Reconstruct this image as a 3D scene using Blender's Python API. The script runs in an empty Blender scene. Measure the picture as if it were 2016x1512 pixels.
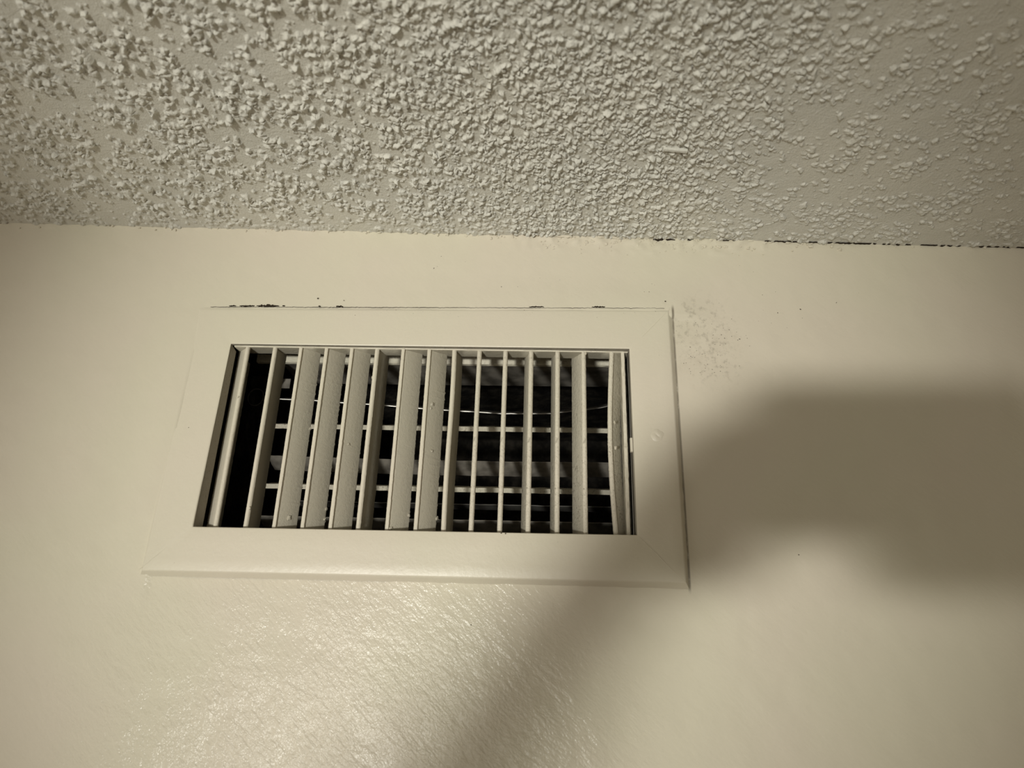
import bpy, math, random
import numpy as np
from mathutils import Vector, Matrix, Euler, noise as mnoise

random.seed(7)
rng = np.random.default_rng(11)
S = bpy.context.scene
COL = S.collection
ZV = 2.28                                   # height of the vent's centre above the floor
CAM_ROT = (1.9370512372891389, -0.02752371057343834, 0.039825228356606034)
CAM_LOC = (0.07411925, -0.39266025, -0.11714952 + ZV)

# ------------------------------------------------------------------ camera
cam = bpy.data.cameras.new('camera')
cam_o = bpy.data.objects.new('camera', cam)
COL.objects.link(cam_o)
cam_o.location = CAM_LOC
cam_o.rotation_euler = CAM_ROT
cam.sensor_width = 36.0
cam.lens = 1340.0 / 2016.0 * 36.0
cam.clip_start = 0.005
cam.dof.use_dof = True
cam.dof.focus_distance = 0.43
cam.dof.aperture_fstop = 8.0
S.camera = cam_o

# ------------------------------------------------------------------ light, world, exposure
w = bpy.data.worlds.new('world')
S.world = w
w.use_nodes = True
w.node_tree.nodes['Background'].inputs[0].default_value = (1.0, 0.93, 0.79, 1)
w.node_tree.nodes['Background'].inputs[1].default_value = 0.68

# the three shaded bulbs of a lamp behind the photographer's left shoulder
LAMP = Vector((-0.48, -2.0, -0.63 + ZV))
ld = bpy.data.lights.new('lamp_bulb', 'SPOT')
ld.energy = 138 / 3
ld.spot_size = math.radians(20.5)
ld.spot_blend = 1.0
ld.color = (0.98, 0.97, 0.89)
ld.shadow_soft_size = 0.06
for k in (-1, 0, 1):
    lo = bpy.data.objects.new('lamp_bulb', ld)
    COL.objects.link(lo)
    lo.location = LAMP + Vector((k * 0.065, 0.0, abs(k) * -0.02))
    lo.rotation_euler = (Vector((0.028, 0.0, 0.005 + ZV)) - lo.location).to_track_quat('-Z', 'Y').to_euler()

S.view_settings.view_transform = 'Standard'
S.view_settings.look = 'None'
S.view_settings.exposure = 0.0
S.view_settings.gamma = 1.0
S.view_settings.use_curve_mapping = False

# ------------------------------------------------------------------ helpers
def tag(o, label=None, cat=None, group=None, kind=None):
    if label: o['label'] = label
    if cat: o['category'] = cat
    if group: o['group'] = group
    if kind: o['kind'] = kind
    return o

def mesh_obj(name, verts, faces, mats, parent=None, smooth=True, loc=(0, 0, 0), rot=(0, 0, 0)):
    me = bpy.data.meshes.new(name)
    me.from_pydata([tuple(v) for v in verts], [], faces)
    me.update()
    if smooth:
        me.polygons.foreach_set('use_smooth', [True] * len(me.polygons))
        me.set_sharp_from_angle(angle=math.radians(42))
    for m in (mats if isinstance(mats, (list, tuple)) else [mats]):
        me.materials.append(m)
    o = bpy.data.objects.new(name, me)
    COL.objects.link(o)
    o.location = loc
    o.rotation_euler = rot
    if parent: o.parent = parent
    return o

def grid_obj(name, P, mat, parent=None, loc=(0, 0, 0), rot=(0, 0, 0), keep=None, flip=False, extra=None):
    """P: (ny, nx, 3) array of points -> quad mesh; keep: (ny-1, nx-1) mask of faces; extra: (verts, quads)"""
    ny, nx, _ = P.shape
    idx = np.arange(ny * nx).reshape(ny, nx)
    q = np.stack([idx[:-1, :-1], idx[:-1, 1:], idx[1:, 1:], idx[1:, :-1]], -1)
    q = q[keep] if keep is not None else q.reshape(-1, 4)
    if flip: q = q[:, ::-1]
    V = P.reshape(-1, 3)
    if extra is not None:
        ev, eq = extra
        q = np.concatenate([q, np.array(eq) + len(V)])
        V = np.concatenate([V, np.array(ev, float)])
    me = bpy.data.meshes.new(name)
    me.vertices.add(len(V))
    me.vertices.foreach_set('co', np.ascontiguousarray(V, np.float32).ravel())
    me.loops.add(q.size)
    me.loops.foreach_set('vertex_index', np.ascontiguousarray(q, np.int32).ravel())
    me.polygons.add(len(q))
    me.polygons.foreach_set('loop_start', np.arange(0, q.size, 4, dtype=np.int32))
    me.polygons.foreach_set('use_smooth', np.ones(len(q), bool))
    me.update(calc_edges=True)
    me.materials.append(mat)
    o = bpy.data.objects.new(name, me)
    COL.objects.link(o)
    o.location = loc
    o.rotation_euler = rot
    if parent: o.parent = parent
    return o

def box(x0, x1, y0, y1, z0, z1):
    v = [(x, y, z) for x in (x0, x1) for y in (y0, y1) for z in (z0, z1)]
    f = [(0, 1, 3, 2), (4, 6, 7, 5), (0, 4, 5, 1), (2, 3, 7, 6), (0, 2, 6, 4), (1, 5, 7, 3)]
    return v, f

def join(*parts):
    V, F = [], []
    for v, f in parts:
        n = len(V)
        V += list(v)
        F += [tuple(i + n for i in q) for q in f]
    return V, F

def tube(pts, r, n=8, close=False):
    V, F = [], []
    pts = [Vector(p) for p in pts]
    m = len(pts)
    for i, p in enumerate(pts):
        if close: d = pts[(i + 1) % m] - pts[i - 1]
        else: d = pts[min(i + 1, m - 1)] - pts[max(i - 1, 0)]
        d.normalize()
        a = d.orthogonal() if abs(d.z) > .9 else d.cross(Vector((0, 0, 1)))
        a.normalize()
        b = d.cross(a)
        rr = r[i] if isinstance(r, (list, tuple)) else r
        for k in range(n):
            t = 2 * math.pi * k / n
            V.append(p + (a * math.cos(t) + b * math.sin(t)) * rr)
    for i in range(m if close else m - 1):
        for k in range(n):
            j = (i + 1) % m
            F.append((i * n + k, i * n + (k + 1) % n, j * n + (k + 1) % n, j * n + k))
    if not close:
        F.append(tuple(range(n))[::-1])
        F.append(tuple(range((m - 1) * n, m * n)))
    return V, F

def vnoise(X, Y, scale, seed):
    """smooth value noise in [0, 1]"""
    r = np.random.default_rng(seed)
    T = r.random((256, 256))
    x = X / scale + 57.3
    y = Y / scale + 31.7
    xi = np.floor(x).astype(int); yi = np.floor(y).astype(int)
    fx = x - xi; fy = y - yi
    fx = fx * fx * (3 - 2 * fx); fy = fy * fy * (3 - 2 * fy)
    a = T[yi % 256, xi % 256]; b = T[yi % 256, (xi + 1) % 256]
    c = T[(yi + 1) % 256, xi % 256]; d = T[(yi + 1) % 256, (xi + 1) % 256]
    return (a * (1 - fx) + b * fx) * (1 - fy) + (c * (1 - fx) + d * fx) * fy

def fbm(X, Y, scale, seed, octaves=3):
    s = 0; a = 1.0; t = 0
    for k in range(octaves):
        s = s + a * vnoise(X, Y, scale / 2 ** k, seed + k); t += a; a *= .5
    return s / t

def smooth(e0, e1, x):
    t = np.clip((x - e0) / (e1 - e0), 0, 1)
    return t * t * (3 - 2 * t)

# ------------------------------------------------------------------ materials
class NT:
    def __init__(s, name):
        s.m = bpy.data.materials.new(name)
        s.m.use_nodes = True
        s.t = s.m.node_tree
        s.b = s.t.nodes['Principled BSDF']
        s.tc = s.n('ShaderNodeTexCoord')
    def n(s, k, **kw):
        d = s.t.nodes.new(k)
        for a, b in kw.items(): setattr(d, a, b)
        return d
    def l(s, a, b): s.t.links.new(a, b)
    def mapping(s, loc=(0, 0, 0), rot=(0, 0, 0), scale=(1, 1, 1)):
        m = s.n('ShaderNodeMapping')
        m.inputs['Location'].default_value = loc
        m.inputs['Rotation'].default_value = rot
        m.inputs['Scale'].default_value = scale
        s.l(s.tc.outputs['Object'], m.inputs['Vector'])
        return m.outputs['Vector']
    def noise(s, scale, detail=3, rough=.5, vec=None):
        d = s.n('ShaderNodeTexNoise')
        d.inputs['Scale'].default_value = scale
        d.inputs['Detail'].default_value = detail
        d.inputs['Roughness'].default_value = rough
        s.l(vec if vec else s.tc.outputs['Object'], d.inputs['Vector'])
        return d.outputs['Fac']
    def ramp(s, x, a, b, lo=0.0, hi=1.0):
        d = s.n('ShaderNodeMapRange')
        d.interpolation_type = 'SMOOTHSTEP'
        d.inputs['From Min'].default_value = a
        d.inputs['From Max'].default_value = b
        d.inputs['To Min'].default_value = lo
        d.inputs['To Max'].default_value = hi
        s.l(x, d.inputs['Value'])
        return d.outputs['Result']
    def math(s, op, a, b=None):
        d = s.n('ShaderNodeMath', operation=op)
        for i, v in enumerate((a, b)):
            if v is None: continue
            if isinstance(v, (int, float)): d.inputs[i].default_value = v
            else: s.l(v, d.inputs[i])
        return d.outputs[0]
    def mix(s, f, a, b):
        d = s.n('ShaderNodeMix', data_type='RGBA')
        if isinstance(f, (int, float)): d.inputs[0].default_value = f
        else: s.l(f, d.inputs[0])
        for i, v in ((6, a), (7, b)):
            if isinstance(v, tuple): d.inputs[i].default_value = (*v, 1)
            else: s.l(v, d.inputs[i])
        return d.outputs[2]
    def near(s, pos, r0, r1):
        """1 inside r0 of a place in object space, 0 beyond r1"""
        d = s.n('ShaderNodeVectorMath', operation='DISTANCE')
        s.l(s.tc.outputs['Object'], d.inputs[0])
        d.inputs[1].default_value = pos
        return s.ramp(d.outputs['Value'], r0, r1, 1, 0)
    def bump(s, h, dist, strength=1.0, normal=None):
        d = s.n('ShaderNodeBump')
        d.inputs['Distance'].default_value = dist
        d.inputs['Strength'].default_value = strength
        s.l(h, d.inputs['Height'])
        if normal: s.l(normal, d.inputs['Normal'])
        return d.outputs['Normal']
    def set(s, color=None, rough=None, spec=None, metal=None, normal=None):
        for k, v in (('Base Color', color), ('Roughness', rough), ('Specular IOR Level', spec), ('Metallic', metal), ('Normal', normal)):
            if v is None: continue
            if isinstance(v, tuple): s.b.inputs[k].default_value = (*v, 1)
            elif isinstance(v, (int, float)): s.b.inputs[k].default_value = v
            else: s.l(v, s.b.inputs[k])
        return s.m

CREAM = (0.63, 0.592, 0.475)
CREAM_PINK = (0.64, 0.585, 0.485)
DIRT = (0.10, 0.08, 0.055)

def paint_base(t, vec=None):
    blot = t.ramp(t.noise(9, 2), .35, .65)
    return t.mix(blot, CREAM, CREAM_PINK)

# wall: roller-and-brush relief under semi-gloss cream paint, dust smudges by the vent's corner
t = NT('wall_paint')
c = paint_base(t)
smudge = t.math('MULTIPLY', t.near((0.172, 0, 0.073), .004, .034), t.ramp(t.noise(260, 4, .65), .50, .72))
smudge2 = t.math('MULTIPLY', t.near((0.178, 0, 0.050), .002, .026), t.ramp(t.noise(330, 4, .65), .50, .70))
c = t.mix(t.math('MULTIPLY', smudge, .38), c, DIRT)
c = t.mix(t.math('MULTIPLY', smudge2, .34), c, DIRT)
halo = t.math('MULTIPLY', t.near((0.168, 0, 0.060), .0, .04), t.ramp(t.noise(60, 3), .3, .7))
c = t.mix(t.math('MULTIPLY', halo, .16), c, (0.28, 0.21, 0.14))
m1 = t.n('ShaderNodeMapping'); m1.inputs['Rotation'].default_value = (0, math.radians(-42), 0)
t.l(t.tc.outputs['Object'], m1.inputs['Vector'])
m2 = t.n('ShaderNodeMapping'); m2.inputs['Scale'].default_value = (115, 260, 370)
t.l(m1.outputs['Vector'], m2.inputs['Vector'])
strokes = t.noise(1.0, 3, .55, m2.outputs['Vector'])
stip = t.noise(520, 3, .6)
soft = t.noise(150, 2, .5)
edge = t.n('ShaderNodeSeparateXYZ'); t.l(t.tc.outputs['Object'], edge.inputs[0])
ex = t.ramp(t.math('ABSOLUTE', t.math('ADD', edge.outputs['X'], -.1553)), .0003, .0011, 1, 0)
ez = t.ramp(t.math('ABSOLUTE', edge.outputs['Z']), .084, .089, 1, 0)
grime_shade = t.math('MULTIPLY', t.math('MULTIPLY', ex, ez), t.ramp(t.noise(120, 4, .7), .22, .50))  # grime line plus contact shadow, both painted along the frame's right edge
c = t.mix(t.math('MULTIPLY', grime_shade, .70), c, DIRT)
patch = t.math('MULTIPLY', t.near((-.03, 0, -.19), .05, .20), t.ramp(t.noise(38, 2), .25, .6, .45, 1.0))
low = t.math('ADD', t.math('MULTIPLY', patch, .95), .16)
h = t.math('ADD', t.math('MULTIPLY', strokes, 1.05), t.math('ADD', t.math('MULTIPLY', stip, .60), t.math('MULTIPLY', soft, .5)))
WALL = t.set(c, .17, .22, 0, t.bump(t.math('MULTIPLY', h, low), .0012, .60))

t = NT('caulk_paint')
CAULK = t.set(paint_base(t), .6, .3, 0, t.bump(t.noise(900, 3, .6), .0004, .7))

# vent enamel: brushed on, smoother than the wall
def enamel(name, relief, dirt, rough=.38, tone=0, grain=True, y0=.0026, tone_col=(0.40, 0.372, 0.298)):
    t = NT(name)
    c = paint_base(t)
    if tone:                                     # darker, greyer tone mixed in from a set depth backwards
        sx = t.n('ShaderNodeSeparateXYZ'); t.l(t.tc.outputs['Object'], sx.inputs[0])
        c = t.mix(t.math('MULTIPLY', t.ramp(sx.outputs['Y'], y0, y0 + .0008), tone), c, tone_col)
    sp = t.ramp(t.noise(700, 4, .7), .62 - dirt * .12, .80 - dirt * .12)
    area = t.ramp(t.noise(45, 3), .35, .70)
    c = t.mix(t.math('MULTIPLY', t.math('MULTIPLY', sp, area), min(1, .25 + dirt)), c, (0.17, 0.14, 0.10))
    h = t.math('ADD', t.math('MULTIPLY', t.noise(1500 if tone and grain else 420, 3, .6), .8), t.noise(500 if tone and grain else 150, 2))
    return t.set(c, rough, .45, 0, t.bump(h, relief, .6))
FRAME = enamel('vent_frame_paint', .00022, .0)
SLAT = enamel('slat_paint', .0003, .12, .55, .72)
SLAT_PALE = enamel('pale_slat_paint', .0004, .12, .5, .15)  # paler copy with little grey mixed in, for the first slat only
CORE_REAR = enamel('rear_core_paint', .0010, .8, .6)
CORE = enamel('core_paint', .0004, .35, .55, .85)
SLAT_DIRTY = enamel('dusty_slat_paint', .0008, .75, .6, .55)
BLADE = enamel('dusty_blade_paint', .0010, 1.0, .7, .55, True, -1.0)
LIP_SHADED = enamel('dusty_shaded_lip_paint', .0006, .8, .7, .9, True, -1.0, (0.27, 0.245, 0.20))  # darker frame paint: shade of the inner return painted in along with dust

t = NT('ceiling_texture_paint')
c = t.mix(t.ramp(t.noise(14, 3), .35, .65), (0.695, 0.68, 0.61), (0.665, 0.655, 0.595))
h = t.math('ADD', t.noise(1600, 3, .6), t.noise(600, 2))
CEIL = t.set(c, .62, .3, 0, t.bump(h, .0005, .7))

t = NT('galvanized_steel')
c = t.mix(t.ramp(t.noise(60, 4), .35, .7), (0.32, 0.31, 0.29), (0.20, 0.19, 0.17))
STEEL = t.set(c, .38, .5, .85)
t = NT('dusty_steel')
c = t.mix(t.ramp(t.noise(90, 4), .35, .7), (0.24, 0.22, 0.19), (0.11, 0.10, 0.085))
DUSTY = t.set(c, .6, .35, .2)
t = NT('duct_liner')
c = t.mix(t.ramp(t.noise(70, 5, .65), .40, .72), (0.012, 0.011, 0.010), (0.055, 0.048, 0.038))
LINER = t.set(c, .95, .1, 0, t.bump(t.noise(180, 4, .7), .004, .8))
t = NT('tarnished_metal')
RING = t.set((0.10, 0.095, 0.085), .6, .4, .3)
t = NT('crack_dark')
CRACK = t.set((0.035, 0.026, 0.018), .95, .1)
t = NT('dust')
DUST = t.set((0.09, 0.075, 0.055), .95, .1)
t = NT('black_plastic')
PHONE = t.set((0.02, 0.02, 0.022), .35, .5)
t = NT('lens_glass')
LENS = t.set((0.005, 0.005, 0.008), .05, .7)
t = NT('skin')
SKIN = t.set(t.mix(t.ramp(t.noise(60, 3), .3, .7), (0.52, 0.30, 0.21), (0.46, 0.26, 0.18)), .55, .4)
t = NT('floor_boards')
FLOOR = t.set(t.mix(t.ramp(t.noise(1.0, 4, .6, t.mapping(scale=(3, 30, 1))), .3, .7), (0.30, 0.20, 0.12), (0.22, 0.14, 0.08)), .45, .4)

# ------------------------------------------------------------------ the vent frame's plane: proud at the lower right, near flush at the upper left
XO, ZO = 0.1546, 0.0860
def proud(x, z):
    return 0.0034 + 0.0010 * x / XO - 0.0019 * z / ZO
ZC0, SLOPE = 0.1430, 0.0277                  # the ceiling line falls a little to the right
def zc(x): return ZC0 - SLOPE * x

# ------------------------------------------------------------------ wall
def build_wall():
    st = .0019
    xs = np.arange(-.50, .62 + st, st)
    vs = np.linspace(0, 1, 300)
    X, Vv = np.meshgrid(xs, vs)
    Z = -.36 + Vv * (zc(X) + .010 + .36)
    # paint and plaster built up flush against the vent's top and left edges
    dl = np.clip(-XO - X, 0, 1)
    dt = np.clip(Z - ZO, 0, 1)
    inz = smooth(-.112, -.030, Z)
    rise_l = (proud(-XO, np.clip(Z, -ZO, ZO)) - .0003) * (1 - smooth(0, .030, np.where(X < -XO + .006, dl, 1))) * (1 - smooth(.0, .03, dt)) * inz
    rise_t = (proud(np.clip(X, -XO, XO), ZO) - .0004) * (1 - smooth(0, .026, np.where(Z > ZO - .006, dt, 1))) * (1 - smooth(.0, .03, np.clip(np.abs(X) - XO, 0, 1)))
    Y = -np.maximum(rise_l, rise_t)
    Y -= .0012 * (fbm(X, Z, .09, 5) - .5)
    Y -= .0005 * (fbm(X, Z, .012, 8, 2) - .5)
    # lumps of ceiling texture and caulk carried down on to the wall
    d = zc(X) - Z
    zone = smooth(.02, .10, X) * (1 - smooth(.20, .27, X))
    lump = np.clip(fbm(X, Z, .0042, 21, 2) - .50, 0, 1) * .005
    Y -= lump * (zone * (1 - smooth(.004, .016, d)) + .30 * (1 - smooth(.001, .006, d)))
    P = np.stack([X, Y, Z], -1)
    xc = (X[:-1, :-1] + X[1:, 1:]) / 2; zz = (Z[:-1, :-1] + Z[1:, 1:]) / 2
    keep = ~((np.abs(xc) < .134) & (np.abs(zz) < .066))
    # the rest of the wall
    x0, x1 = xs[0], xs[-1]
    B = [(-2.2, 0), (x0, 0), (x1, 0), (2.2, 0)]
    ev = [(-2.2, 0, -ZV), (x0, 0, -ZV), (x1, 0, -ZV), (2.2, 0, -ZV),
          (-2.2, 0, -.36), (x0, 0, -.36), (x1, 0, -.36), (2.2, 0, -.36),
          (-2.2, 0, zc(-2.2) + .01), (x0, 0, zc(x0) + .01), (x1, 0, zc(x1) + .01), (2.2, 0, zc(2.2) + .01)]
    eq = [(0, 1, 5, 4), (1, 2, 6, 5), (2, 3, 7, 6), (4, 5, 9, 8), (6, 7, 11, 10)]
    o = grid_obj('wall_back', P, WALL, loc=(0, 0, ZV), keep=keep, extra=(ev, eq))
    return tag(o, kind='structure', label='cream semi-gloss wall with brushed paint relief around the vent')
wall = build_wall()

# ------------------------------------------------------------------ popcorn ceiling
def build_ceiling():
    st = .00047
    xs = np.arange(-.52, .50, st)
    ys = np.arange(-.272, -.0004, st)
    X, Y = np.meshgrid(xs, ys)
    ny, nx = X.shape
    H = np.zeros_like(X)
    base = .0005 * fbm(X, Y, .010, 40, 3) + .0006 * fbm(X, Y, .05, 44, 2)
    wx = (vnoise(X, Y, .0011, 50) - .5) * .0014 + (vnoise(X, Y, .005, 52) - .5) * .0016
    wy = (vnoise(X, Y, .0011, 51) - .5) * .0014 + (vnoise(X, Y, .005, 53) - .5) * .0016
    def density(x, y):
        left = 1 - smooth(-.06, .06, x)
        right = smooth(.140, .215, x + .10 * (y + .09))
        mid = (1 - left) * (1 - right)
        return left, mid, right
    clump = lambda x, y: vnoise(np.array([x]), np.array([y]), .011, 60)[0]
    N = 89000
    px = rng.uniform(xs[0], xs[-1], N); py = rng.uniform(ys[0], ys[-1], N)
    L, M, R = density(px, py)
    cl = fbm(px, py, .010, 60, 2)
    u = rng.random(N)
    pr = L * np.where(cl > .48, .50, .10) + M * np.where(cl > .40, .95, .50) + R * np.where(cl > .50, .40, .06)
    sel = u < pr
    px, py, L, M, R = px[sel], py[sel], L[sel], M[sel], R[sel]
    g = rng.random(len(px))
    rad = L * (.0006 + .0013 * g ** 1.9) + M * (.0005 + .0009 * g ** 2) + R * (.0005 + .0011 * g ** 2)
    hgt = rad * (L * 1.15 + M * 1.4 + R * .75) * np.where(px < .05, .55 + .45 * smooth(.002, .03, -py), 1) * rng.uniform(.55, 1.25, len(px))
    ang = rng.uniform(0, math.pi, len(px))
    el = 1 + rng.random(len(px)) * (.5 + .9 * R)
    ang = np.where(R > .5, math.radians(35) + rng.normal(0, .3, len(px)), ang)
    for k in range(len(px)):
        r = rad[k]; e = el[k]
        ext = r * e + .0016
        i0 = max(0, int((px[k] - ext - xs[0]) / st)); i1 = min(nx, int((px[k] + ext - xs[0]) / st) + 2)
        j0 = max(0, int((py[k] - ext - ys[0]) / st)); j1 = min(ny, int((py[k] + ext - ys[0]) / st) + 2)
        if i1 <= i0 or j1 <= j0: continue
        dx = X[j0:j1, i0:i1] + wx[j0:j1, i0:i1] - px[k]
        dy = Y[j0:j1, i0:i1] + wy[j0:j1, i0:i1] - py[k]
        c, s = math.cos(ang[k]), math.sin(ang[k])
        a = (dx * c + dy * s) / (r * e); b = (-dx * s + dy * c) / r
        d2 = a * a + b * b
        hh = hgt[k] * np.sqrt(np.clip(1 - d2 ** 1.3, 0, 1))
        blk = H[j0:j1, i0:i1]
        np.maximum(blk, hh + .22 * np.minimum(blk, hh), out=blk)
    H = H * (.50 + .60 * vnoise(X, Y, .0015, 70) + .40 * vnoise(X, Y, .0008, 71)) + base
    # sideways drift of the crests makes ragged, overhanging crumbs
    ox = (vnoise(X, Y, .002, 80) - .5) * .95 * H
    oy = (vnoise(X, Y, .002, 81) - .5) * .95 * H
    edge = smooth(0, .0025, -.0004 - Y)
    Yr = Y + oy * edge
    torn = .0007 * smooth(.50, .62, fbm(X, Y * 0, .014, 90, 3)) * smooth(.20, .27, X) + .0010 * smooth(.34, .39, X)
    Yr = Yr + (.0014 - torn) * (1 - smooth(0, .004, -Y))
    P = np.stack([X + ox, Yr, -H], -1)
    # a raised lip folded up at the wall, then the plain rest of the ceiling
    top = np.stack([X[-1], Yr[-1] - .0005, np.full(nx, .008)], -1)[None]
    P = np.concatenate([P, top])
    x0, x1, y0 = xs[0], xs[-1], ys[0]
    z = -.0006
    ev = [(-2.2, 0, z), (x0, 0, z), (x0, y0, z), (-2.2, y0, z), (x1, 0, z), (2.2, 0, z), (2.2, y0, z), (x1, y0, z),
          (-2.2, -3.4, z), (x0, -3.4, z), (x1, -3.4, z), (2.2, -3.4, z),
          (-2.2, .05, .012), (2.2, .05, .012), (2.2, -3.4, .012), (-2.2, -3.4, .012)]
    eq = [(0, 1, 2, 3), (4, 5, 6, 7), (3, 2, 9, 8), (2, 7, 10, 9), (7, 6, 11, 10), (12, 13, 14, 15)]
    o = grid_obj('ceiling', P, CEIL, loc=(0, 0, ZV + ZC0), rot=(0, math.atan(SLOPE), 0), extra=(ev, eq), flip=True)
    return tag(o, kind='structure', label='grey-white popcorn textured ceiling, sparser and flatter to the right')
ceiling = build_ceiling()

v, f_ = box(0, .0130, -.0007, .0007, -.0030, -.0012)
flake = mesh_obj('paint_flake', [(x, y + .0004 * math.sin(x * 300), z - .0007 * x / .013) for x, y, z in v], f_, CEIL, parent=ceiling, smooth=False, loc=(0.1376, -0.0899, 0), rot=(0, 0, .06))
floor = mesh_obj('floor', *box(-2.2, 2.2, -3.4, 0, -.05, 0), FLOOR, smooth=False)
tag(floor, kind='structure')

wr = mesh_obj('added_wall_right', *box(1.05, 1.10, -3.4, 0, 0, ZV + .10), NT('side_wall_paint').set((0.50, 0.46, 0.37), .6, .3), smooth=False)  # unseen side wall, added to hold back ambient light from the right
tag(wr, kind='structure')

# caulk strip where wall and ceiling meet: wavy, lumpy, torn open in places
def seam():
    n = 2000
    xs = np.linspace(-.46, .56, n)
    k = 14
    P = np.zeros((k, n, 3))
    u = np.linspace(0, 1, k)
    amp = .0006 + .0007 * smooth(.0, .09, xs) * (1 - smooth(.21, .27, xs))
    amp = amp * (1 - smooth(.20, .26, xs) * (1 - .95 * smooth(.40, .56, fbm(xs, np.zeros(n), .016, 140, 2)) * (1 - .8 * smooth(.33, .40, xs))))
    for j in range(k):
        a = u[j] * math.pi / 2
        wob = fbm(xs, np.full(n, u[j] * .006), .0045, 130, 3)
        r = amp * (.35 + 1.5 * wob) * (.25 + math.sin(math.pi * u[j]) ** .7)
        y = -.0004 - r * math.sin(a) * 1.1 + .0006
        z = zc(xs) - r * math.cos(a) * 1.5 + .0012
        P[j] = np.stack([xs, y, z], -1)
    return grid_obj('caulk_bead', P, CAULK, parent=wall, flip=True)
seam()

def seam_crumbs():
    r = random.Random(9)
    V, F = [], []
    for _ in range(240):
        x = r.gauss(.150, .055) if r.random() < .75 else r.uniform(-.30, .38)
        d = abs(r.gauss(0, .0050 if .06 < x < .24 else .0016))
        q = r.uniform(.0004, .0013) * (1 if d < .006 else .7)
        z = zc(x) - d - .0004
        n = len(V); m = 8
        sq = r.uniform(.6, 1.5)
        for j, (a, hgt) in enumerate(((1.0, -.0004), (.80, .42), (.42, .72))):
            for k in range(m):
                t_ = 6.2832 * k / m
                rr = q * a * (1 + .75 * mnoise.noise(Vector((math.cos(t_) * 1.8, math.sin(t_) * 1.5, x * 900 + j))))
                V.append((x + rr * math.cos(t_) * sq, -.0002 - (hgt * q if hgt > 0 else -.0006), z + rr * math.sin(t_)))
        for j in range(2):
            for k in range(m): F.append((n + j * m + k, n + j * m + (k + 1) % m, n + (j + 1) * m + (k + 1) % m, n + (j + 1) * m + k))
        F.append(tuple(n + 2 * m + k for k in range(m)))
    tag(mesh_obj('texture_crumb', V, F, CAULK, parent=wall, smooth=False), kind='stuff')
seam_crumbs()

# dark splits: in the caulk line over the vent and along the ceiling
def crack(name, pts, wid, y, seed, parent):
    """a ragged sliver of open gap: flat lens with uneven edges, a fraction of a millimetre thick"""
    r = random.Random(seed)
    n = len(pts)
    V, F = [], []
    for i, (x, z) in enumerate(pts):
        w_ = wid * (math.sin(math.pi * (i + .3) / (n - .4)) ** .6) * r.uniform(.45, 1.2)
        yy = y(x, z) if callable(y) else y
        V += [(x, yy - .00012, z + w_ * r.uniform(.3, 1)), (x, yy - .00012, z - w_ * r.uniform(.1, .4)),
              (x, yy + .0012, z + w_), (x, yy + .0012, z - w_ * .4)]
    for i in range(n - 1):
        a, b = 4 * i, 4 * i + 4
        F += [(a, b, b + 1, a + 1), (a + 2, a, a + 1, a + 3), (a, a + 2, b + 2, b), (a + 1, b + 1, b + 3, a + 3)]
    return mesh_obj(name, V, F, CRACK, parent=parent, smooth=False)
def line(x0, x1, z, n): return [(x0 + (x1 - x0) * i / (n - 1), z + random.gauss(0, .0001)) for i in range(n)]
yt = lambda x, z: -proud(min(max(x, -XO), XO), ZO) - .0002
for k, (a, b, wd) in enumerate([(-.1335, -.1290, .0005), (-.1265, -.1165, .0009), (-.1150, -.1000, .0014), (-.0978, -.0962, .0008),
                                (-.0738, -.0724, .0006), (-.0620, -.0575, .0007), (.064, .0735, .0006), (.1040, .1125, .0011)]):
    crack('paint_crack', line(a, b, ZO + .0001, 4 + int((b - a) / .0007)), wd, yt, k, wall)
# hairline all along the vent's top edge
crack('paint_crack', line(-.146, .150, ZO - .0006, 240), .00007, lambda x, z: -proud(x, ZO) - .00005, 77, wall)
for k, (a, b, wd, dz) in enumerate([(.1455, .160, .0012, -.0010), (.168, .172, .0008, -.0008), (.187, .200, .0004, -.0002), (.2185, .240, .0002, .0), (.246, .262, .0002, .0),
                                    (.264, .290, .0003, .0), (.294, .312, .00022, .0), (.318, .345, .0003, .0), (.348, .375, .0004, .0002), (.37, .46, .0010, .0003)]):
    n = 6 + int((b - a) / .001)
    pts = [(a + (b - a) * i / (n - 1), zc(a + (b - a) * i / (n - 1)) - .0008 + dz + .0008 * (mnoise.noise(Vector((i * .35, k, 0))))) for i in range(n)]
    crack('seam_crack', pts, wd, -.0016, 100 + k, wall)

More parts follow.
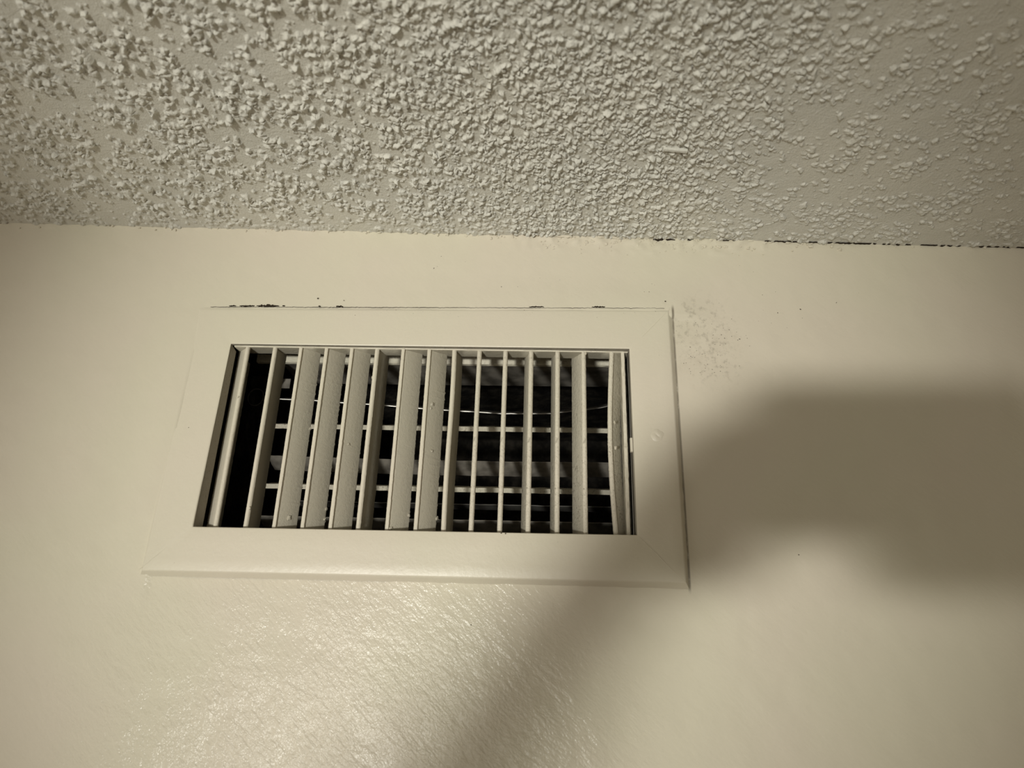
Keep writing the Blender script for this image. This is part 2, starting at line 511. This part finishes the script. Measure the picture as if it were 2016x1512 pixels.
# specks of dust caught in the paint
def specks():
    V, F = [], []
    r = random.Random(5)
    P = []
    for _ in range(40): P.append((r.gauss(.178, .011), r.gauss(.070, .009), r.uniform(.0002, .0006)))
    for _ in range(26): P.append((r.gauss(.174, .008), r.gauss(.048, .004), r.uniform(.0002, .0005)))
    for _ in range(20): P.append((r.uniform(.16, .30), r.uniform(.06, .12), r.uniform(.0002, .0005)))
    for _ in range(34): P.append((r.uniform(.0, .17), r.uniform(.095, .136), r.uniform(.0002, .0005)))
    for _ in range(22): P.append((r.uniform(-.06, .15), r.uniform(.0785, .0855), r.uniform(.0003, .0007)))
    for _ in range(20): P.append((r.uniform(-.10, .12), -r.uniform(.0585, .065), r.uniform(.0002, .0004)))
    P += [(.1655, .0826, .0013), (.1695, .0765, .0009), (-.1429, .0017, .0008), (-.134, -.0789, .0006), (.0358, -.1075, .0009), (.151, .0905, .0010),
          (.1795, .0757, .0007), (.1960, .0655, .0007), (.2215, .084, .0006), (.236, .0866, .0009), (.2590, .0915, .0006), (.0510, -.0585, .0012), (.0535, -.0587, .0012),
          (.2165, -.0660, .0008), (-.0575, .0905, .0007), (.0, .1155, .0006), (-.075, .092, .0012)]
    for x, z, s in P:
        yb = -.0003
        if abs(x) < XO and abs(z) < ZO: yb = -proud(x, z) - .0001
        elif z > ZO and z < ZO + .025 and abs(x) < XO: yb = -proud(x, ZO) * (1 - smooth(0, .026, z - ZO)) - .0004
        n = len(V); m = 6; a0 = r.uniform(0, 6.28); e = r.uniform(1, 2.6); rot = r.uniform(-.9, .9)
        V.append((x, yb - s * .30, z))
        for k in range(m):
            t_ = a0 + 6.283 * k / m
            q = s * r.uniform(.55, 1.1) * .6
            u_, v_ = q * math.cos(t_) * e ** .5, q * math.sin(t_) / e ** .5
            V.append((x + u_ * math.cos(rot) - v_ * math.sin(rot), yb + .0004, z + u_ * math.sin(rot) + v_ * math.cos(rot)))
        for k in range(m): F.append((n, n + 1 + k, n + 1 + (k + 1) % m))
    o = mesh_obj('dust_speck', V, F, DUST, parent=wall)
    tag(o, kind='stuff')
specks()

# ------------------------------------------------------------------ the vent
vent = bpy.data.objects.new('air_vent', None)
COL.objects.link(vent)
vent.location = (0, 0, ZV)
tag(vent, 'cream painted metal air vent with uneven upright slats set in the wall below the ceiling', 'vent')

OUT = [(-.1543, .0857), (.1550, .0863), (.1550, -.0858), (-.1545, -.0860)]      # TL TR BR BL
INN = [(-.1272, .0586), (.1269, .0569), (.1270, -.0578), (-.1276, -.0583)]
def build_frame():
    prof = [(0, .0), (.030, -.30), (.060, -.60), (.086, -.85), (.100, -.955), (.125, -1.0), (.35, -1.0), (.65, -1.0), (.965, -1.0), (.988, -.97), (1.0, -.86), (1.0, .2), (1.0, 9.0)]
    nside = 70
    V, F = [], []
    for t_, h_ in prof:
        for s_ in range(4):
            for i in range(nside):
                f_ = i / nside
                q = []
                for C_ in (OUT, INN):
                    a, b = C_[s_], C_[(s_ + 1) % 4]
                    q.append((a[0] + (b[0] - a[0]) * f_, a[1] + (b[1] - a[1]) * f_))
                x = q[0][0] + (q[1][0] - q[0][0]) * t_
                z = q[0][1] + (q[1][1] - q[0][1]) * t_
                pr = proud(x, z)
                nz = mnoise.noise(Vector((x * 160, z * 160, 3.1)))
                if t_ < .06:
                    x += nz * .0004 * (1 if s_ in (1, 3) else 0); z += nz * .0003 * (1 if s_ in (0, 2) else 0)
                if h_ == 9.0: h_k = (.0076 if s_ in (1, 3) else .0012) / pr
                else: h_k = h_
                y = h_k * pr + mnoise.noise(Vector((x * 30, z * 30, 1.7))) * .00018
                # mitre joints: a faint groove at the corners
                if i == 0 and .1 < t_ < .99: y += .00010
                V.append((x, y, z))
    n = 4 * nside
    for k in range(len(prof) - 1):
        for i in range(n):
            F.append((k * n + i, k * n + (i + 1) % n, (k + 1) * n + (i + 1) % n, (k + 1) * n + i))
    o = mesh_obj('frame', V, F, [FRAME, LIP_SHADED], parent=vent)
    for p_ in o.data.polygons[(len(prof) - 3) * n:]: p_.material_index = 1      # dusty edge turned back into the opening, its shade put into the colour
    return o
frame = build_frame()
# raised paint ridges along the two mitres that show
def ridge(a, b, r):
    pts = []
    for i in range(9):
        f_ = i / 8
        x = a[0] + (b[0] - a[0]) * f_; z = a[1] + (b[1] - a[1]) * f_
        pts.append((x + random.gauss(0, .0001), -proud(x, z) + .0001, z + random.gauss(0, .0001)))
    mesh_obj('mitre_ridge', *tube(pts, [r * (.5 + .5 * math.sin(math.pi * i / 8)) for i in range(9)], 6), FRAME, parent=frame)
ridge((.1275, -.0585), (.1525, -.0835), .0003)
ridge((.1345, .0645), (.1530, .0845), .0002)
ridge((-.1535, -.083), (-.140, -.070), .00025)
# screw head hidden under paint on the right side of the frame
def dome(cx, cz, r, h, mat, parent, name, lump=.15, seed=0):
    V, F = [], []
    rings, seg = 7, 18
    yb = -proud(cx, cz)
    for j in range(rings + 1):
        a = j / rings
        for k in range(seg):
            t_ = 6.28318 * k / seg
            rr = r * a * (1 + lump * mnoise.noise(Vector((math.cos(t_) * 1.3, math.sin(t_) * 1.3, seed))))
            hh = h * (1 - a ** 2.2) * (1 - .45 * math.exp(-((rr * math.cos(t_ - .8)) / (r * .18)) ** 2) * (1 if a < .7 else 0))
            V.append((cx + rr * math.cos(t_), yb - hh + .0001, cz + rr * math.sin(t_)))
    for j in range(rings):
        for k in range(seg):
            F.append((j * seg + k, j * seg + (k + 1) % seg, (j + 1) * seg + (k + 1) % seg, (j + 1) * seg + k))
    return mesh_obj(name, V, F, mat, parent=parent)
dome(.1412, .0003, .0040, .0007, FRAME, frame, 'painted_screw', .25, 2.0)

# inner core ring that carries the upright slats (set back behind the frame)
def ring(name, x0, x1, z0, z1, w_, wt_, y0, y1, mat, seg=60, tilt=0.0):
    r2 = w_ * .18
    def bar(along, p0, p1, q0, q1, sl=0.0):
        """bar from p0 to p1 with section q0..q1 by y0..y1, front corners rounded"""
        prof = [(q0, y1), (q0, y0 + r2), (q0 + r2, y0), (q1 - r2, y0), (q1, y0 + r2), (q1, y1)]
        V, F = [], []
        m = len(prof)
        for i in range(seg + 1):
            p_ = p0 + (p1 - p0) * i / seg
            for (q, y) in prof:
                nn = mnoise.noise(Vector((p_ * 300, q * 700, y * 500))) * .00022
                V.append((p_, y + nn, q + nn + sl * p_) if along == 'x' else (q + nn, y + nn, p_))
        for i in range(seg):
            for k in range(m):
                a = i * m + k; b = i * m + (k + 1) % m
                F.append((a, b, b + m, a + m))
        F.append(tuple(range(m))); F.append(tuple(range(seg * m, seg * m + m)))
        return V, F
    return mesh_obj(name, *join(bar('x', x0, x1, z1, z1 + wt_, tilt), bar('x', x0, x1, z0 - wt_, z0), bar('z', z0, z1, x0 - .008, x0 - .008 + w_), bar('z', z0, z1, x1 - w_ - .0020, x1 - .0020)), mat, parent=vent)
ring('core_frame', -.1262, .1264, -.0598, .0572, .0022, .0030, .0018, .0125, CORE, tilt=-.0065)
# second ring behind it that carries the level blades
ring('rear_core_frame', -.1270, .1270, -.0650, .0628, .0022, .0060, .0385, .0420, CORE_REAR)

ANG = [-47, 11.4, 50.1, 48.7, 49.6, 21.8, 56.5, 50.9, 15.3, -5.9, -3.6, -18.5, -15.5, -31.3, 39.1]
XS = [-.1164, -.1000, -.0835, -.0667, -.0502, -.0335, -.0170, -.0002, .0165, .0331, .0496, .0663, .0829, .0996, .1156]
def slat(i):
    chord, rn, hb = .0145, .0015, .0005
    prof = []
    for k in range(7):                                     # rounded nose
        a = math.pi * (.5 + k / 6)
        prof.append((rn * math.sin(a), rn + rn * math.cos(a)))
    prof = [(q[0], q[1]) for q in prof]
    prof += [(-hb * .7, 1.75 * rn), (-hb, 2.6 * rn), (-hb, chord - .0004), (-hb * .5, chord), (hb * .5, chord), (hb, chord - .0004), (hb, 2.6 * rn), (hb * .7, 1.75 * rn)]
    n = 130
    z0, z1 = -.0605, .0588
    V, F = [], []
    m = len(prof)
    dirty = i >= 9
    for j in range(n + 1):
        z = z0 + (z1 - z0) * j / n
        bow = 0.0
        if i == 14: bow = -.0028 * math.sin(math.pi * min(1, max(0, (z + .062) / .118))) ** 1.0
        if i == 8: bow = .0003 * math.sin(z * 60)
        for k, (u, v) in enumerate(prof):
            back = v > chord * .9
            e = mnoise.noise(Vector((z * 420, i * 7.3, k * .25 if not back else 9.0)))
            e2 = mnoise.noise(Vector((z * 1300, i * 3.1 + 50, k * .6 if not back else 4.0)))
            dv = e * .00004 + e2 * .00009
            if back: dv = max(0, e2 - .28) * .0016 * (1 if i in (2, 3, 7) else .35) + e2 * .0001
            if not back and v < 2 * rn and dirty: dv -= abs(e2) * .00022
            V.append((u + bow + e2 * .00008, v + dv, z))
    for j in range(n):
        for k in range(m):
            a = j * m + k; b = j * m + (k + 1) % m
            F.append((a, b, b + m, a + m))
    F.append(tuple(range(m))); F.append(tuple(range(n * m, n * m + m))[::-1])
    return mesh_obj('slat', V, F, SLAT_PALE if i == 0 else SLAT_DIRTY if dirty else SLAT, parent=vent, loc=(XS[i], .0022, 0), rot=(0, 0, -math.radians(ANG[i])))
slats = [slat(i) for i in range(15)]

# crumbs of old paint stuck on the slats
def crumb(si, u, v, z, r, mat=SLAT):
    """on slat si: u off the sheet, v back along the chord"""
    V, F = [], []
    seg, rings = 9, 5
    for j in range(rings + 1):
        ph = math.pi * j / rings
        for k in range(seg):
            th = 6.28318 * k / seg
            d = Vector((math.sin(ph) * math.cos(th), math.cos(ph), math.sin(ph) * math.sin(th)))
            q = r * (1 + .95 * mnoise.noise(d * 1.9 + Vector((si, z * 999, 0))))
            V.append((u + d.x * q * .7, v + d.y * q, z + d.z * q * 1.15))
    for j in range(rings):
        for k in range(seg):
            F.append((j * seg + k, j * seg + (k + 1) % seg, (j + 1) * seg + (k + 1) % seg, (j + 1) * seg + k))
    mesh_obj('paint_crumb', V, F, mat, parent=slats[si])
for si, u, v, z, r in [(7, -.0007, .0058, .0215, .0011), (7, -.0006, .0052, .0186, .0007), (7, -.0006, .0078, -.0080, .0008),
                       (2, -.0006, .0090, -.0503, .0012), (2, -.0004, .0140, .0060, .0007), (3, -.0004, .0142, -.0440, .0008), (3, -.0005, .0140, -.0500, .0007),
                       (6, -.0004, .0140, -.0470, .0008), (6, -.0008, .0030, -.0560, .0009), (7, -.0003, .0146, -.0480, .0010), (4, -.0006, .0060, -.0050, .0007),
                       (0, .0009, .0010, .0235, .0010), (1, -.0012, .0006, -.0460, .0009), (14, -.0012, .0010, .0105, .0008), (14, -.0012, .0012, -.0055, .0009),
                       (12, -.0012, .0012, .0060, .0010), (13, -.0010, .0006, .0560, .0012), (5, .0010, .0008, .0380, .0008)]:
    # u < 0 is the right-hand face after the profile's turn; mirrored here so crumbs sit on the face that shows
    crumb(si, -u, v, z, r)

# level blades behind: two painted ones seen edge-on, two bent metal ones and one bowed thin one
def blade(name, z, y, chord, tilt, th, mat, x0=-.1082, x1=.1255, sag=0.0, fold=0.0, droop=0.0, bow=None):
    n = 70
    prof = [(0, -th / 2), (0, th / 2), (chord * .5, th / 2 - fold), (chord, th / 2), (chord, -th / 2), (chord * .5, -th / 2 - fold)]
    V, F = [], []
    m = len(prof)
    ct, st_ = math.cos(tilt), math.sin(tilt)
    for i in range(n + 1):
        f_ = i / n
        x = x0 + (x1 - x0) * f_
        s_ = -sag * math.sin(math.pi * min(1, max(0, f_))) ** .8 - droop * f_
        if bow: s_ = float(np.interp(x, [b_[0] for b_ in bow], [b_[1] for b_ in bow]))
        for (u, v) in prof:
            e = mnoise.noise(Vector((x * 240, u * 200, z * 90))) * .00025
            V.append((x, y + u * ct - v * st_, z + s_ + u * st_ + v * ct + e))
    for i in range(n):
        for k in range(m):
            a = i * m + k; b = i * m + (k + 1) % m
            F.append((a, b, b + m, a + m))
    F.append(tuple(range(m))); F.append(tuple(range(n * m, n * m + m)))
    return mesh_obj(name, V, F, mat, parent=vent)
blade('level_blade', .0165, .0400, .0130, math.radians(20), .0030, BLADE)
blade('level_blade', -.0245, .0400, .0130, math.radians(16), .0030, BLADE)
blade('level_blade', -.0640, .0400, .0130, math.radians(10), .0030, BLADE)
blade('damper_blade', -.0040, .0400, .0150, math.radians(-24), .0006, DUSTY, sag=.0012, fold=.0008, droop=.0008)
blade('damper_blade', -.0440, .0400, .0160, math.radians(-22), .0006, DUSTY, fold=.0008, droop=.0)
blade('damper_blade', .0369, .0430, .0120, math.radians(24), .0006, STEEL, bow=[(-.1082, .0), (-.09, -.0004), (-.034, -.0036), (-.0023, -.0058), (.0465, -.0084), (.0774, -.0080), (.1117, -.0034), (.1255, .0005)])
blade('damper_blade', -.0300, .0600, .0100, math.radians(-8), .0006, STEEL, x0=-.10, fold=.001)

# sheet-metal collar that leads back into the duct
def collar():
    x, zt, zb = .1290, .0640, -.0675
    y0, y1 = .0400, .0830
    th = .0012
    parts = [box(-x + .018, x, y0, y1, zt, zt + th), box(-x, x, y0, y1, zb - th, zb), box(x, x + th, y0, y1, zb, zt + th)]
    return mesh_obj('collar', *join(*parts), DUSTY, parent=vent, smooth=False)
collar()
# folded metal tab at the collar's left end
mesh_obj('bracket', *join(box(-.1100, -.1092, .034, .046, .048, .0625), box(-.1100, -.1035, .0455, .0463, .046, .0530)), DUSTY, parent=vent, smooth=False)
# stray wire and the clip at the right edge of the core
mesh_obj('retaining_wire', *tube([(.1260, .0020, .0545), (.1264, .0018, .02), (.1262, .0020, -.01), (.1262, .0022, -.0585)], .00035, 8), STEEL, parent=vent)
mesh_obj('clip', *box(.1257, .1274, -.0004, .0020, -.0085, .0000), SLAT, parent=vent, smooth=False)

# dark lining of the wall opening around the slats and blades
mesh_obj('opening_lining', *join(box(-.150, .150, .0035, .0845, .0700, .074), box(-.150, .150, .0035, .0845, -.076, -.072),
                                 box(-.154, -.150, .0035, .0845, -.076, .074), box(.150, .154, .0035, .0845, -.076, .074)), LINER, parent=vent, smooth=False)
# the duct behind: dark lined box
duct = bpy.data.objects.new('air_duct', None)
COL.objects.link(duct)
duct.location = (0, 0, ZV)
tag(duct, 'dark lined air duct seen through the slats of the wall vent', 'duct')
th = .012
X_, Z_, Y0, Y1 = .150, .085, .0850, .30
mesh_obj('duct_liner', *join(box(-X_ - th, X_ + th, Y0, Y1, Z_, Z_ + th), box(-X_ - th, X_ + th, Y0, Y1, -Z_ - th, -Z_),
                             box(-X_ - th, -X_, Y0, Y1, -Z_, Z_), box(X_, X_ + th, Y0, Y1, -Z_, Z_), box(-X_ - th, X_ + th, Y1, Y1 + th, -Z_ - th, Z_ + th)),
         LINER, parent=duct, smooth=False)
pts = [(-.1265 + .0055 * math.cos(a), .046, .0392 + .0062 * math.sin(a)) for a in [6.28318 * k / 28 for k in range(28)]]
mesh_obj('rivet_ring', *tube(pts, .0004, 6, close=True), RING, parent=vent)

# ------------------------------------------------------------------ the phone that takes the picture and the hands that hold it (behind the lens)
Mc = Matrix.Translation(Vector(CAM_LOC)) @ Euler(CAM_ROT).to_matrix().to_4x4()
phone = bpy.data.objects.new('smartphone', None)
COL.objects.link(phone)
phone.matrix_world = Mc
tag(phone, 'black smartphone held sideways in two hands facing the vent', 'phone')
def slab(x0, x1, y0, y1, z0, z1, r, seg=8):
    V, F = [], []
    loop = []
    for (cx, cy, a0) in ((x1 - r, y1 - r, 0), (x0 + r, y1 - r, 90), (x0 + r, y0 + r, 180), (x1 - r, y0 + r, 270)):
        for k in range(seg + 1):
            a = math.radians(a0 + 90 * k / seg)
            loop.append((cx, cy, r, math.cos(a), math.sin(a)))
    n = len(loop); e = (z1 - z0) * .25
    for zz, ins in ((z0, e), (z0 + e, 0), (z1 - e, 0), (z1, e)):
        for cx, cy, rr, ca, sa in loop: V.append((cx + (rr - ins) * ca, cy + (rr - ins) * sa, zz))
    for j in range(3):
        for k in range(n): F.append((j * n + k, j * n + (k + 1) % n, (j + 1) * n + (k + 1) % n, (j + 1) * n + k))
    F.append(tuple(range(n))[::-1]); F.append(tuple(range(3 * n, 4 * n)))
    return V, F
mesh_obj('phone_body', *slab(-.017, .135, -.055, .021, .0040, .0120, .011), PHONE, parent=phone)
mesh_obj('camera_bump', *slab(-.013, .022, -.022, .013, .0024, .0042, .008), PHONE, parent=phone)
def disc(cx, cy, r, z0, z1):
    return tube([(cx, cy, z0), (cx, cy, z1)], r, 24)
mesh_obj('camera_lens', *disc(0, 0, .0065, .0012, .0026), LENS, parent=phone)
mesh_obj('camera_lens', *disc(.013, -.012, .0065, .0012, .0026), LENS, parent=phone)

person = bpy.data.objects.new('person', None)
COL.objects.link(person)
person.matrix_world = Mc
tag(person, 'person with bare forearms raised, both hands gripping the phone', 'person')
def limb(name, chains):
    V, E, Rr = [], [], []
    root = 0
    for ch in chains:
        prev = None
        for (pt, r) in ch:
            if isinstance(pt, int): prev = pt; continue
            V.append(pt); Rr.append(r)
            if prev is not None: E.append((prev, len(V) - 1))
            prev = len(V) - 1
    me = bpy.data.meshes.new(name)
    me.from_pydata(V, E, [])
    me.materials.append(SKIN)
    o = bpy.data.objects.new(name, me)
    COL.objects.link(o)
    o.parent = person
    sk = o.modifiers.new('skin', 'SKIN')
    sk.use_smooth_shade = True
    if not me.skin_vertices: me.skin_vertices.new()
    for i, r in enumerate(Rr): me.skin_vertices[0].data[i].radius = (r, r)
    me.skin_vertices[0].data[0].use_root = True
    ss = o.modifiers.new('subdivision', 'SUBSURF')
    ss.levels = 1; ss.render_levels = 2
    return o
# camera axes: x right, y up, z back towards the photographer
def arm(name, elbow, wrist, palm, fingers, thumb):
    mid = tuple(elbow[i] * .45 + wrist[i] * .55 for i in range(3))
    ch = [[(elbow, .034), (mid, .027), (wrist, .020), (palm, .022)]]
    for f_ in fingers: ch.append([(3, 0)] + f_)
    ch.append([(2, 0)] + thumb)
    return limb(name, ch)
def fingers(x0, sx, ys):
    out = []
    for k, y in enumerate(ys):
        L_ = (.058, .064, .061, .050)[k]
        out.append([((x0, y, .034), .0095), ((x0 + sx * L_ * .5, y + .003, .027), .0085), ((x0 + sx * L_, y + .004, .0205), .0072)])
    return out
arm('forearm_and_hand', (-.232, -.136, .305), (-.116, -.060, .118), (-.074, -.034, .058), fingers(-.048, 1, (-.048, -.033, -.018, -.004)),
    [((-.070, -.058, .050), .0120), ((-.036, -.062, .036), .0105), ((-.010, -.058, .0225), .0085)])
arm('forearm_and_hand', (.086, -.078, .285), (.090, -.046, .122), (.096, -.038, .058), fingers(.130, -1, (-.050, -.034, -.018, -.004)),
    [((.072, -.062, .050), .0120), ((.050, -.064, .036), .0105), ((.030, -.060, .0225), .0085)])
